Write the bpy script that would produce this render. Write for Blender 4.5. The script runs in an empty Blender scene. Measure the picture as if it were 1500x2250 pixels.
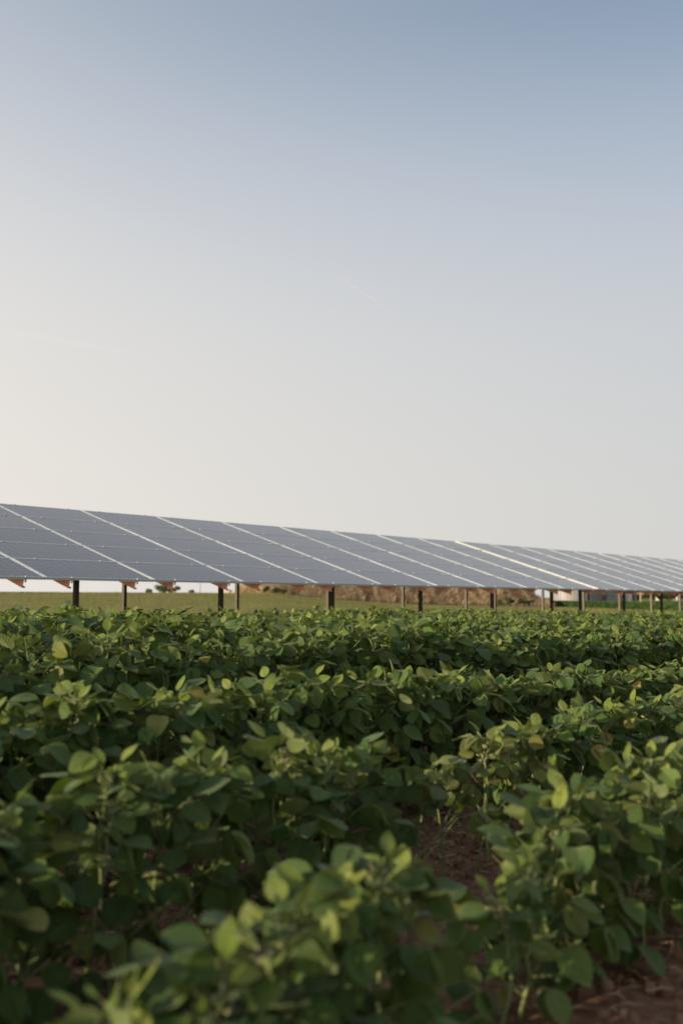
import bpy, math, random
import numpy as np
from mathutils import Vector, Matrix, Euler

scene = bpy.context.scene
R = math.radians
rng = np.random.default_rng(7)
random.seed(7)

# ------------------------------------------------------------------ camera
HEAD = R(40.07)                      # +X is the direction of the crop rows and of the solar array
EYE = 0.95
FPX = 2187.5                         # focal length in pixels of a 1500 x 2250 frame
HORY = 1313.0
FW = np.array([math.cos(HEAD), math.sin(HEAD)])
RT = np.array([math.sin(HEAD), -math.cos(HEAD)])
cam_data = bpy.data.cameras.new('camera')
cam_data.sensor_fit = 'VERTICAL'
cam_data.sensor_height = 36.0
cam_data.lens = 35.0
cam_data.clip_start = 0.05
cam_data.clip_end = 60000
cam = bpy.data.objects.new('camera', cam_data)
scene.collection.objects.link(cam)
cam.location = (0, 0, EYE)
cam.rotation_euler = (R(90) + math.atan((HORY - 1125) / FPX), 0, HEAD - R(90))
cam_data.dof.use_dof = True
cam_data.dof.focus_distance = 6.8
cam_data.dof.aperture_fstop = 2.1
cam_data.dof.aperture_blades = 9
scene.camera = cam

# ------------------------------------------------------------------ sky and sun
SUN_EL, SUN_COMPASS = 13.0, 288.0      # compass: clockwise from +Y
world = bpy.data.worlds.new('World')
scene.world = world
world.use_nodes = True
nt = world.node_tree
nt.nodes.clear()
N = nt.nodes.new
L = nt.links.new
out = N('ShaderNodeOutputWorld')
bg = N('ShaderNodeBackground')
bg.inputs['Strength'].default_value = 0.068
L(bg.outputs[0], out.inputs['Surface'])
sky = N('ShaderNodeTexSky')
sky.sky_type = 'NISHITA'
sky.sun_disc = False
sky.sun_elevation = R(SUN_EL)
sky.sun_rotation = R(SUN_COMPASS)
sky.dust_density = 1.0
sdir = (math.sin(R(SUN_COMPASS)) * math.cos(R(SUN_EL)), math.cos(R(SUN_COMPASS)) * math.cos(R(SUN_EL)), math.sin(R(SUN_EL)))
tc = N('ShaderNodeTexCoord')
nrm = N('ShaderNodeVectorMath'); nrm.operation = 'NORMALIZE'
L(tc.outputs['Generated'], nrm.inputs[0])
sep = N('ShaderNodeSeparateXYZ'); L(nrm.outputs[0], sep.inputs[0])
dot = N('ShaderNodeVectorMath'); dot.operation = 'DOT_PRODUCT'
L(nrm.outputs[0], dot.inputs[0]); dot.inputs[1].default_value = sdir
# summer haze: thick and pale at the horizon, thinning with height, brighter and warmer towards the sun
hz = N('ShaderNodeValToRGB')
L(sep.outputs['Z'], hz.inputs[0])
cr = hz.color_ramp
cr.interpolation = 'B_SPLINE'
keys = [(0.0, .97), (.12, .94), (.25, .84), (.34, .71), (.43, .49), (.52, .185), (.66, .07), (1.0, .05)]
cr.elements[0].position, cr.elements[0].color = keys[0][0], (keys[0][1],) * 3 + (1,)
cr.elements[1].position, cr.elements[1].color = keys[-1][0], (keys[-1][1],) * 3 + (1,)
for p, v in keys[1:-1]:
    e = cr.elements.new(p); e.color = (v, v, v, 1)
side = N('ShaderNodeMapRange'); side.inputs['From Min'].default_value = -.78; side.inputs['From Max'].default_value = .05
side.inputs['To Min'].default_value = 0; side.inputs['To Max'].default_value = .42
L(dot.outputs['Value'], side.inputs['Value'])
inv = N('ShaderNodeMath'); inv.operation = 'SUBTRACT'; inv.inputs[0].default_value = 1; L(hz.outputs[0], inv.inputs[1])
ext = N('ShaderNodeMath'); ext.operation = 'MULTIPLY_ADD'
L(inv.outputs[0], ext.inputs[0]); L(side.outputs[0], ext.inputs[1]); L(hz.outputs[0], ext.inputs[2]); ext.use_clamp = True
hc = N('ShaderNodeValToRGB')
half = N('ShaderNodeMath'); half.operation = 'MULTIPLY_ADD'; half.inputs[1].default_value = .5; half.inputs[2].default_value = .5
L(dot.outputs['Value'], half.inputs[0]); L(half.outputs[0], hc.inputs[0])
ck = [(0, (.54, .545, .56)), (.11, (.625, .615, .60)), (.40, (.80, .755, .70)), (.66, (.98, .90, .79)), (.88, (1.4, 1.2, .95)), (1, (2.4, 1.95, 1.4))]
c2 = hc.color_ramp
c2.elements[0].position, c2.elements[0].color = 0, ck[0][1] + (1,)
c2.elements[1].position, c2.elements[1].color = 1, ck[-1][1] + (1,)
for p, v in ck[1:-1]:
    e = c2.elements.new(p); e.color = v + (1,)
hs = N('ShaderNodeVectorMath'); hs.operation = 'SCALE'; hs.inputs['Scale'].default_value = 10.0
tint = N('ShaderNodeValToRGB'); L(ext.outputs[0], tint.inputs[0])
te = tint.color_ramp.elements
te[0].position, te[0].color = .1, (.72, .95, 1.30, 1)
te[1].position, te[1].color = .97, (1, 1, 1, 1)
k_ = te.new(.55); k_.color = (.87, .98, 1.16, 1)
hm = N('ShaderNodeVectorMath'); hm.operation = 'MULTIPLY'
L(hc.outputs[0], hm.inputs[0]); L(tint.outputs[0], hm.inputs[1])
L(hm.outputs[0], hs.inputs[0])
sc_ = N('ShaderNodeVectorMath'); sc_.operation = 'SCALE'; sc_.inputs['Scale'].default_value = 1.05
L(sky.outputs[0], sc_.inputs[0])
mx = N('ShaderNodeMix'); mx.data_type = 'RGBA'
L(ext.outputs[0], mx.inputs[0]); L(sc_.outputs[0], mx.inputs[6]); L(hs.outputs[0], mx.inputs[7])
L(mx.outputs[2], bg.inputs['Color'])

sun_data = bpy.data.lights.new('sun', 'SUN')
sun_data.energy = 5.0
sun_data.angle = R(0.6)
sun_data.color = (1.0, .79, .53)
sun = bpy.data.objects.new('sun', sun_data)
scene.collection.objects.link(sun)
sun.rotation_euler = Vector(sdir).to_track_quat('Z', 'Y').to_euler()
sun.location = (0, 0, 50)
vs = scene.view_settings
vs.view_transform = 'Standard'
vs.look = 'None'
vs.exposure = 0.62
vs.gamma = 1
vs.use_curve_mapping = False

# ------------------------------------------------------------------ helpers
COL = scene.collection

def tag(o, label=None, cat=None, group=None, kind=None):
    if label: o['label'] = label
    if cat: o['category'] = cat
    if group: o['group'] = group
    if kind: o['kind'] = kind
    return o

def empty(name, loc=(0, 0, 0), rz=0):
    o = bpy.data.objects.new(name, None)
    COL.objects.link(o)
    o.location = loc
    o.rotation_euler = (0, 0, rz)
    o.empty_display_size = .1
    return o

def link(name, me, parent=None, loc=None, rot=None, scale=None):
    o = bpy.data.objects.new(name, me)
    COL.objects.link(o)
    if parent is not None: o.parent = parent
    if loc is not None: o.location = loc
    if rot is not None: o.rotation_euler = rot
    if scale is not None: o.scale = scale
    return o

def npmesh(name, V, F, mat=None, smooth=True, attrs=None, uv=None, mats=None, midx=None):
    """V (n,3), F (m,k) with k = 3 or 4, or list of such arrays"""
    me = bpy.data.meshes.new(name)
    V = np.asarray(V, dtype=np.float32)
    Fs = F if isinstance(F, list) else [F]
    Fs = [np.asarray(f, dtype=np.int32) for f in Fs if len(f)]
    nl = sum(f.size for f in Fs)
    nf = sum(len(f) for f in Fs)
    me.vertices.add(len(V)); me.vertices.foreach_set('co', V.ravel())
    me.loops.add(nl); me.loops.foreach_set('vertex_index', np.concatenate([f.ravel() for f in Fs]))
    tot = np.concatenate([np.full(len(f), f.shape[1], np.int32) for f in Fs])
    st = np.concatenate([[0], np.cumsum(tot)[:-1]]).astype(np.int32)
    me.polygons.add(nf)
    me.polygons.foreach_set('loop_start', st)
    me.polygons.foreach_set('loop_total', tot)
    me.polygons.foreach_set('use_smooth', np.full(nf, smooth))
    for m in (mats or ([mat] if mat else [])): me.materials.append(m)
    if midx is not None: me.polygons.foreach_set('material_index', np.asarray(midx, np.int32))
    me.update(calc_edges=True)
    if attrs:
        for k, v in attrs.items():
            a = me.attributes.new(k, 'FLOAT', 'POINT')
            a.data.foreach_set('value', np.asarray(v, np.float32))
    if uv is not None:
        u = me.uv_layers.new(name='uv')
        li = np.concatenate([f.ravel() for f in Fs])
        u.data.foreach_set('uv', np.asarray(uv, np.float32)[li].ravel())
    return me

def boxes(specs):
    """list of (cx,cy,cz,sx,sy,sz) or with a 3x3 matrix as 7th -> V, F"""
    base = np.array([[x, y, z] for x in (-.5, .5) for y in (-.5, .5) for z in (-.5, .5)])
    bf = np.array([[0, 1, 3, 2], [4, 6, 7, 5], [0, 4, 5, 1], [2, 3, 7, 6], [0, 2, 6, 4], [1, 5, 7, 3]])
    V, F = [], []
    for i, s in enumerate(specs):
        v = base * np.array(s[3:6])
        if len(s) > 6: v = v @ np.array(s[6]).T
        V.append(v + np.array(s[:3])); F.append(bf + 8 * i)
    return np.concatenate(V), np.concatenate(F)

def tube(pts, rad, n=6, cap=True):
    pts = np.asarray(pts, float)
    rad = np.broadcast_to(np.asarray(rad, float), (len(pts),))
    V = []
    ref = np.array([.3, .2, 1.0])
    for i in range(len(pts)):
        d = pts[min(i + 1, len(pts) - 1)] - pts[max(i - 1, 0)]
        d = d / (np.linalg.norm(d) + 1e-9)
        r_ = ref if abs(d @ ref) / np.linalg.norm(ref) < .95 else np.array([1., 0, 0])
        a = np.cross(d, r_); a /= np.linalg.norm(a); b = np.cross(d, a)
        t = np.arange(n) * 2 * math.pi / n
        V.append(pts[i] + rad[i] * (np.outer(np.cos(t), a) + np.outer(np.sin(t), b)))
    V = np.concatenate(V)
    F = []
    for i in range(len(pts) - 1):
        for k in range(n):
            F.append([i * n + k, i * n + (k + 1) % n, (i + 1) * n + (k + 1) % n, (i + 1) * n + k])
    return V, np.array(F)

def join(parts):
    V, F, o = [], [], 0
    for v, f in parts:
        V.append(v); F.append(f + o); o += len(v)
    return np.concatenate(V), np.concatenate(F)

def sm(x, a, b):
    t = np.clip((x - a) / (b - a), 0, 1)
    return t * t * (3 - 2 * t)

def vnoise(x, y, seed=0):
    """cheap smooth value noise in numpy"""
    x = np.asarray(x, float); y = np.asarray(y, float)
    xi, yi = np.floor(x), np.floor(y)
    fx, fy = x - xi, y - yi
    fx, fy = fx * fx * (3 - 2 * fx), fy * fy * (3 - 2 * fy)
    def h(a, b):
        v = np.sin(a * 127.1 + b * 311.7 + seed * 74.7) * 43758.5453
        return v - np.floor(v)
    return (h(xi, yi) * (1 - fx) + h(xi + 1, yi) * fx) * (1 - fy) + (h(xi, yi + 1) * (1 - fx) + h(xi + 1, yi + 1) * fx) * fy

def fbm(x, y, o=4, seed=0):
    s, a = 0, .5
    for k in range(o):
        s = s + a * vnoise(x * 2 ** k, y * 2 ** k, seed + k * 13); a *= .5
    return s

# ------------------------------------------------------------------ terrain heights
def ground_z(x, y):
    x = np.asarray(x, float); y = np.asarray(y, float)
    d = x * FW[0] + y * FW[1]
    r = x * RT[0] + y * RT[1]
    near = -.015 * np.clip(x, 0, 26)
    t = r / np.maximum(d, 1)
    tt = np.interp(t, [-.6, -.343, -.15, -.07, 0, .07, .2, .34, .8], [1.40, 1.33, 1.27, 1.20, .74, .36, .06, -.06, -.05])
    lawn = near + (tt - near) * sm(d, 18, 72) + .05 * (fbm(x * .07, y * .07, 2, 3) - .5) * sm(d, 25, 50)
    far = .05
    z = lawn + (far - lawn) * sm(d, 112, 170)
    return np.where(d > 1, z, near)

def at(px, d, z=None, py=None):
    """world point at depth d seen at picture column px (and height z, or row py)"""
    r = (px - 750) / FPX * d
    x, y = FW * d + RT * r
    if py is not None: z = EYE + (HORY - py) / FPX * d
    if z is None: z = float(ground_z(x, y))
    return Vector((float(x), float(y), float(z)))

# ------------------------------------------------------------------ materials
def newmat(name):
    m = bpy.data.materials.new(name)
    m.use_nodes = True
    t = m.node_tree
    p = t.nodes['Principled BSDF']
    return m, t, p

def ramp(t, fac, stops, interp='LINEAR'):
    n = t.nodes.new('ShaderNodeValToRGB')
    n.color_ramp.interpolation = interp
    e = n.color_ramp.elements
    e[0].position, e[0].color = stops[0][0], tuple(stops[0][1]) + (1,)
    e[1].position, e[1].color = stops[-1][0], tuple(stops[-1][1]) + (1,)
    for p, c in stops[1:-1]:
        k = e.new(p); k.color = tuple(c) + (1,)
    if fac is not None: t.links.new(fac, n.inputs[0])
    return n.outputs[0]

def noise(t, scale, detail=4, vec=None, rough=.6):
    n = t.nodes.new('ShaderNodeTexNoise')
    n.inputs['Scale'].default_value = scale
    n.inputs['Detail'].default_value = detail
    n.inputs['Roughness'].default_value = rough
    if vec is not None: t.links.new(vec, n.inputs['Vector'])
    return n.outputs['Fac']

def mathn(t, op, a, b=None, clamp=False, c=None):
    n = t.nodes.new('ShaderNodeMath'); n.operation = op; n.use_clamp = clamp
    for i, v in enumerate((a, b, c)):
        if v is None: continue
        if isinstance(v, (int, float)): n.inputs[i].default_value = v
        else: t.links.new(v, n.inputs[i])
    return n.outputs[0]

def mixc(t, f, a, b, mode='MIX'):
    n = t.nodes.new('ShaderNodeMix'); n.data_type = 'RGBA'; n.blend_type = mode
    for i, v in ((0, f), (6, a), (7, b)):
        if isinstance(v, (int, float)): n.inputs[i].default_value = v
        elif isinstance(v, tuple): n.inputs[i].default_value = v + (1,)
        else: t.links.new(v, n.inputs[i])
    return n.outputs[2]

def bump(t, p, h, strength=.3, dist=.01):
    b = t.nodes.new('ShaderNodeBump')
    b.inputs['Strength'].default_value = strength
    b.inputs['Distance'].default_value = dist
    t.links.new(h, b.inputs['Height'])
    t.links.new(b.outputs[0], p.inputs['Normal'])

def objcoord(t):
    return t.nodes.new('ShaderNodeTexCoord').outputs['Object']

def leaf_material(name, young=False, near=True):
    m, t, p = newmat(name)
    oi = t.nodes.new('ShaderNodeObjectInfo')
    at_ = t.nodes.new('ShaderNodeAttribute'); at_.attribute_name = 'rnd'
    r1 = mathn(t, 'ADD', at_.outputs['Fac'], oi.outputs['Random'])
    r1 = mathn(t, 'FRACT', r1)
    if young:
        c = ramp(t, r1, [(0, (.11, .17, .022)), (.5, (.155, .215, .030)), (1, (.19, .23, .048))])
    else:
        c = ramp(t, r1, [(0, (.016, .044, .009)), (.3, (.028, .070, .012)), (.6, (.045, .098, .016)), (.86, (.072, .134, .022)), (.965, (.115, .165, .030)), (.99, (.22, .20, .04)), (1, (.25, .20, .05))])
    # yellowing of single plants (object colour red channel)
    sc = t.nodes.new('ShaderNodeSeparateColor'); t.links.new(oi.outputs['Color'], sc.inputs[0])
    c = mixc(t, sc.outputs[0], c, (.22, .21, .06))
    uv = t.nodes.new('ShaderNodeUVMap'); uv.uv_map = 'uv'
    sx = t.nodes.new('ShaderNodeSeparateXYZ'); t.links.new(uv.outputs[0], sx.inputs[0])
    # u = x: along the leaflet 0..1, v = y: across -1..1
    av = mathn(t, 'ABSOLUTE', sx.outputs[1])
    k = mathn(t, 'SUBTRACT', sx.outputs[0], mathn(t, 'MULTIPLY', av, .28))
    w = mathn(t, 'FRACT', mathn(t, 'MULTIPLY', k, 8.5))
    w = mathn(t, 'ABSOLUTE', mathn(t, 'SUBTRACT', w, .5))          # 0 at a vein
    vein = mathn(t, 'SUBTRACT', 1.0, mathn(t, 'MULTIPLY', w, 7.0), clamp=True)
    mid = mathn(t, 'SUBTRACT', 1.0, mathn(t, 'MULTIPLY', av, 14.0), clamp=True)
    vv = mathn(t, 'MAXIMUM', mathn(t, 'MULTIPLY', vein, .55), mid)
    c = mixc(t, mathn(t, 'MULTIPLY', vv, .28), c, (.16, .21, .075))
    blot = noise(t, 22, 4, objcoord(t))
    c = mixc(t, mathn(t, 'MULTIPLY', mathn(t, 'SUBTRACT', blot, .35, clamp=True), .8), c, (.075, .115, .032))
    geo = t.nodes.new('ShaderNodeNewGeometry')
    back = mixc(t, .62, c, (.145, .175, .075))
    col = mixc(t, geo.outputs['Backfacing'], c, back)
    t.links.new(col, p.inputs['Base Color'])
    p.inputs['Roughness'].default_value = .56
    p.inputs['Specular IOR Level'].default_value = .32
    p.inputs['Sheen Weight'].default_value = .16
    p.inputs['Sheen Roughness'].default_value = .45
    p.inputs['Sheen Tint'].default_value = (.80, .9, .62, 1)
    puff = mathn(t, 'MULTIPLY', w, .9)
    h = mathn(t, 'SUBTRACT', puff, mathn(t, 'MULTIPLY', mid, .6))
    h = mathn(t, 'ADD', h, mathn(t, 'MULTIPLY', noise(t, 90, 3, objcoord(t)), .5))
    bump(t, p, h, .8, .005)
    tr = t.nodes.new('ShaderNodeBsdfTranslucent')
    tcol = mixc(t, .55, col, (.24, .34, .02))
    t.links.new(tcol, tr.inputs['Color'])
    ms = t.nodes.new('ShaderNodeMixShader'); ms.inputs[0].default_value = .26
    t.links.new(p.outputs[0], ms.inputs[1]); t.links.new(tr.outputs[0], ms.inputs[2])
    t.links.new(ms.outputs[0], t.nodes['Material Output'].inputs['Surface'])
    return m

M_LEAF = leaf_material('soybean_leaf')
M_YOUNG = leaf_material('soybean_young_leaf', young=True)

def simple(name, stops, scale=8, rough=.7, metal=0, bumps=.2, bdist=.01, stretch=None, detail=5, spec=.5):
    m, t, p = newmat(name)
    v = objcoord(t)
    if stretch:
        mp = t.nodes.new('ShaderNodeMapping'); mp.inputs['Scale'].default_value = stretch
        t.links.new(v, mp.inputs[0]); v = mp.outputs[0]
    n = noise(t, scale, detail, v)
    oi = t.nodes.new('ShaderNodeObjectInfo')
    n2 = mathn(t, 'ADD', n, mathn(t, 'MULTIPLY', mathn(t, 'SUBTRACT', oi.outputs['Random'], .5), .12))
    t.links.new(ramp(t, n2, stops), p.inputs['Base Color'])
    p.inputs['Roughness'].default_value = rough
    p.inputs['Metallic'].default_value = metal
    p.inputs['Specular IOR Level'].default_value = spec
    if bumps: bump(t, p, n, bumps, bdist)
    return m

M_STEM = simple('green_stem', [(.3, (.10, .15, .045)), (.7, (.19, .22, .09))], 30, .7, bumps=.3, bdist=.002)
M_POD = simple('fuzzy_bud', [(.3, (.16, .19, .07)), (.7, (.33, .32, .19))], 60, .9, bumps=.5, bdist=.003)
M_SOIL = None
def soil_material():
    m, t, p = newmat('red_brown_soil')
    v = objcoord(t)
    a = noise(t, 1.3, 5, v); b = noise(t, 22, 6, v); c = noise(t, 110, 3, v)
    base = ramp(t, a, [(.3, (.15, .080, .052)), (.7, (.235, .130, .085))])
    fine = ramp(t, b, [(.36, (.09, .047, .030)), (.55, (.22, .123, .08)), (.72, (.34, .205, .14))])
    t.links.new(mixc(t, .6, base, fine), p.inputs['Base Color'])
    p.inputs['Roughness'].default_value = .95
    p.inputs['Specular IOR Level'].default_value = .15
    bump(t, p, mathn(t, 'ADD', b, mathn(t, 'MULTIPLY', c, .4)), .9, .03)
    return m
M_SOIL = soil_material()

def lawn_material():
    m, t, p = newmat('mown_lawn')
    v = objcoord(t)
    mp = t.nodes.new('ShaderNodeMapping'); mp.inputs['Rotation'].default_value = (0, 0, R(20)); mp.inputs['Scale'].default_value = (.25, 1.6, 1)
    t.links.new(v, mp.inputs[0])
    a = noise(t, .35, 5, mp.outputs[0]); b = noise(t, 3.0, 6, v); c = noise(t, .05, 3, v)
    col = ramp(t, a, [(.3, (.115, .125, .038)), (.5, (.17, .17, .056)), (.68, (.26, .23, .09))])
    col2 = ramp(t, b, [(.34, (.075, .09, .026)), (.52, (.165, .17, .054)), (.7, (.28, .25, .10))])
    col = mixc(t, .5, col, col2)
    col = mixc(t, mathn(t, 'MULTIPLY', c, .35), col, (.17, .145, .06))
    t.links.new(col, p.inputs['Base Color'])
    p.inputs['Roughness'].default_value = .9
    p.inputs['Specular IOR Level'].default_value = .1
    bump(t, p, mathn(t, 'ADD', b, noise(t, 14, 4, v)), .8, .08)
    return m
M_LAWN = lawn_material()

def rnd_material(name, stops, rough=.85, trans=0.0, sheen=0):
    m, t, p = newmat(name)
    a = t.nodes.new('ShaderNodeAttribute'); a.attribute_name = 'rnd'
    c = ramp(t, a.outputs['Fac'], stops)
    t.links.new(c, p.inputs['Base Color'])
    p.inputs['Roughness'].default_value = rough
    p.inputs['Specular IOR Level'].default_value = .25
    if trans:
        tr = t.nodes.new('ShaderNodeBsdfTranslucent'); t.links.new(c, tr.inputs['Color'])
        ms = t.nodes.new('ShaderNodeMixShader'); ms.inputs[0].default_value = trans
        t.links.new(p.outputs[0], ms.inputs[1]); t.links.new(tr.outputs[0], ms.inputs[2])
        t.links.new(ms.outputs[0], t.nodes['Material Output'].inputs['Surface'])
    return m
M_GRASS = rnd_material('lawn_grass', [(0, (.085, .105, .030)), (.5, (.16, .17, .050)), (1, (.30, .26, .11))], .8, .35)
M_TAN = rnd_material('dead_grass', [(0, (.22, .165, .105)), (.35, (.42, .325, .215)), (.75, (.56, .45, .31)), (1, (.66, .55, .40))], .9, .4)
M_WEED = rnd_material('weed_leaf', [(0, (.022, .040, .014)), (.6, (.045, .075, .022)), (1, (.09, .12, .04))], .8, .2)
M_BUSH = rnd_material('bush_leaf', [(0, (.06, .085, .03)), (.6, (.12, .14, .05)), (1, (.20, .20, .08))], .8, .25)
M_TREE = rnd_material('tree_leaf', [(0, (.020, .034, .014)), (.6, (.036, .052, .021)), (1, (.065, .070, .032))], .8, .2)
M_STRAW = rnd_material('crop_residue', [(0, (.13, .085, .055)), (.6, (.27, .19, .13)), (1, (.42, .33, .24))], .9)
M_CLOD = rnd_material('soil_clod', [(0, (.08, .048, .033)), (.6, (.17, .10, .07)), (1, (.27, .175, .125))], .95)
M_BERM = simple('berm_soil', [(.3, (.32, .25, .165)), (.7, (.44, .35, .24))], .5, .95, bumps=.15, bdist=.1)
M_SAND = simple('sandy_soil', [(.3, (.30, .22, .16)), (.7, (.40, .31, .23))], .8, .95, bumps=.6, bdist=.15)
M_ALU = simple('anodised_aluminium', [(.3, (.42, .48, .52)), (.7, (.50, .56, .60))], 6, .5, metal=.15, bumps=0)
M_ALUD = simple('dull_edge_aluminium', [(.3, (.42, .42, .42)), (.7, (.52, .52, .52))], 6, .55, metal=.6, bumps=0)
M_GALV = simple('galvanised_steel', [(.3, (.045, .039, .033)), (.6, (.068, .059, .050)), (.8, (.10, .088, .074))], 14, .55, metal=.45, bumps=.05)
M_RUST = simple('weathered_brown_steel', [(.25, (.020, .014, .012)), (.55, (.032, .022, .019)), (.8, (.055, .039, .031))], 10, .8, metal=.1, stretch=(1, 1, .25), bumps=.1)
M_ORANGE = simple('rafter_steel', [(.3, (.55, .22, .12)), (.7, (.68, .33, .19))], 9, .55, metal=.2, bumps=.05)
M_CREAM = simple('cream_cover_strip', [(.3, (.36, .38, .395)), (.7, (.41, .43, .445))], 4, .5, bumps=0)
M_WOOD = simple('raw_timber', [(.3, (.30, .20, .13)), (.7, (.44, .31, .21))], 12, .8, stretch=(1, 1, .15))
M_DWOOD = simple('grey_pole_timber', [(.3, (.16, .13, .11)), (.7, (.26, .22, .19))], 6, .85, stretch=(1, 1, .1))
M_BARK = simple('bark', [(.3, (.05, .038, .03)), (.7, (.11, .085, .065))], 8, .95, bumps=.6)
M_WHITE = simple('white_siding', [(.3, (.68, .68, .66)), (.7, (.78, .78, .76))], 1, .6, bumps=0)
M_ROOF = simple('grey_metal_roof', [(.3, (.22, .22, .23)), (.7, (.32, .32, .33))], 2, .5, metal=.3, bumps=0)
M_GLASSD = simple('window_glass_dark', [(.3, (.02, .025, .03)), (.7, (.03, .035, .04))], 1, .08, bumps=0)
M_RED = simple('red_paint', [(.3, (.45, .035, .02)), (.7, (.60, .06, .03))], 4, .5, bumps=0)
M_BLACK = simple('dark_cable_box', [(.3, (.03, .03, .03)), (.7, (.06, .06, .06))], 4, .6, bumps=0)

def panel_material():
    """polycrystalline cells under glass: a 12 x 6 grid of cells, print under the glass so it is flat"""
    m, t, p = newmat('solar_cells')
    v = objcoord(t)
    s = t.nodes.new('ShaderNodeSeparateXYZ'); t.links.new(v, s.inputs[0])
    def grid(o, pitch, half):
        k = mathn(t, 'FRACT', mathn(t, 'DIVIDE', o, pitch))
        k = mathn(t, 'ABSOLUTE', mathn(t, 'SUBTRACT', k, .5))
        return mathn(t, 'GREATER_THAN', k, .5 - half / pitch)
    gx = grid(mathn(t, 'ADD', s.outputs[0], 20 * .1585), .1585, .0045)
    gy = grid(mathn(t, 'ADD', s.outputs[1], 20 * .1585), .1585, .0055)
    g = mathn(t, 'MAXIMUM', gx, gy)
    bus = grid(mathn(t, 'ADD', s.outputs[1], 20 * .1585 + .02), .0528, .0010)
    vo = t.nodes.new('ShaderNodeTexVoronoi'); vo.inputs['Scale'].default_value = 60; t.links.new(v, vo.inputs['Vector'])
    vr = t.nodes.new('ShaderNodeSeparateColor'); t.links.new(vo.outputs['Color'], vr.inputs[0])
    oi = t.nodes.new('ShaderNodeObjectInfo')
    c = ramp(t, vr.outputs[0], [(0, (.015, .017, .028)), (1, (.027, .029, .044))])
    c = mixc(t, mathn(t, 'MULTIPLY', oi.outputs['Random'], .5), c, (.026, .023, .034))
    c = mixc(t, mathn(t, 'MULTIPLY', bus, .45), c, (.20, .20, .22))
    c = mixc(t, mathn(t, 'MULTIPLY', g, .48), c, (.30, .30, .33))
    dust = noise(t, 2.2, 5, v)
    c = mixc(t, mathn(t, 'MULTIPLY_ADD', dust, .11, False, .02), c, (.40, .36, .34))
    t.links.new(c, p.inputs['Base Color'])
    p.inputs['Roughness'].default_value = .16
    t.links.new(ramp(t, dust, [(.3, (.10, .10, .10)), (.7, (.19, .19, .19))]), p.inputs['Roughness'])
    p.inputs['IOR'].default_value = 1.40
    return m
M_CELL = panel_material()

# ------------------------------------------------------------------ setting: ground
def polar_ground():
    rad = np.concatenate([[0.0], np.geomspace(1.0, 150, 110), np.geomspace(165, 9000, 26)])
    na = 300
    ang = np.linspace(0, 2 * math.pi, na, endpoint=False)
    V = [[0, 0, 0]]
    for r_ in rad[1:]:
        x, y = r_ * np.cos(ang), r_ * np.sin(ang)
        z = ground_z(x, y)
        V += list(np.stack([x, y, z], 1))
    V = np.array(V)
    V[0, 2] = float(ground_z(0, 0))
    T = [[0, 1 + k, 1 + (k + 1) % na] for k in range(na)]
    Q = []
    for i in range(len(rad) - 2):
        b = 1 + i * na
        k = np.arange(na); k2 = (k + 1) % na
        Q.append(np.stack([b + k, b + na + k, b + na + k2, b + k2], 1))
    return V, [np.array(T), np.concatenate(Q)]
V, F = polar_ground()
tag(link('ground', npmesh('ground', V, F, M_LAWN)), kind='structure')

FIELD_Y1 = 9.3
def soil_sheet(x0, x1, y0, y1, step, base=.02, amp=.035):
    xs = np.arange(x0, x1 + step, step); ys = np.arange(y0, y1 + step, step)
    X, Y = np.meshgrid(xs, ys, indexing='ij')
    Z = ground_z(X, Y) + base + amp * fbm(X * 5, Y * 5, 3, 5) + .022 * fbm(X * 24, Y * 24, 2, 9)
    edge = np.minimum(np.minimum(X - x0, x1 - X), np.minimum(Y - y0, y1 - Y))
    Z -= (base + amp + .03) * (1 - sm(edge, 0, .25))
    n, m = X.shape
    V = np.stack([X.ravel(), Y.ravel(), Z.ravel()], 1)
    i, j = np.meshgrid(np.arange(n - 1), np.arange(m - 1), indexing='ij')
    a = (i * m + j).ravel()
    return V, np.stack([a, a + m, a + m + 1, a + 1], 1)
V, F = soil_sheet(-7, 34, -5, FIELD_Y1 + .3, .07)
tag(link('soil', npmesh('soil', V, F, M_SOIL)), kind='structure')

# ------------------------------------------------------------------ soybean plants
def leaflet(Lg, W, nu, nv, rs):
    u = np.linspace(0, 1, nu + 1); v = np.linspace(-1, 1, nv + 1)
    w = W * (np.sin(math.pi * np.clip(u, 0, 1) ** .78) ** .72)
    w[-1] = 0.001; w[0] = .003
    U, Vv = np.meshgrid(u, v, indexing='ij')
    curl = rs.uniform(-.02, .30) * Lg
    fold = rs.uniform(.02, .42)
    x = Lg * U; y = Vv * w[:, None]
    ruf = .05 * W * np.sin(U * rs.uniform(5, 9) + rs.uniform(0, 6)) * np.abs(Vv) ** 2 * np.sign(Vv)
    z = -curl * U ** 2 + fold * np.abs(y) ** 1.3 * 3.0 * (1 - .5 * U) + ruf + rs.uniform(-.12, .12) * y
    P = np.stack([x, y, z], -1).reshape(-1, 3)
    i, j = np.meshgrid(np.arange(nu), np.arange(nv), indexing='ij')
    a = (i * (nv + 1) + j).ravel()
    F = np.stack([a, a + nv + 1, a + nv + 2, a + 1], 1)
    uv = np.stack([U.ravel(), Vv.ravel()], 1)
    return P, F, uv

def rotm(ax, a):
    return np.array(Matrix.Rotation(a, 3, ax))

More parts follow.
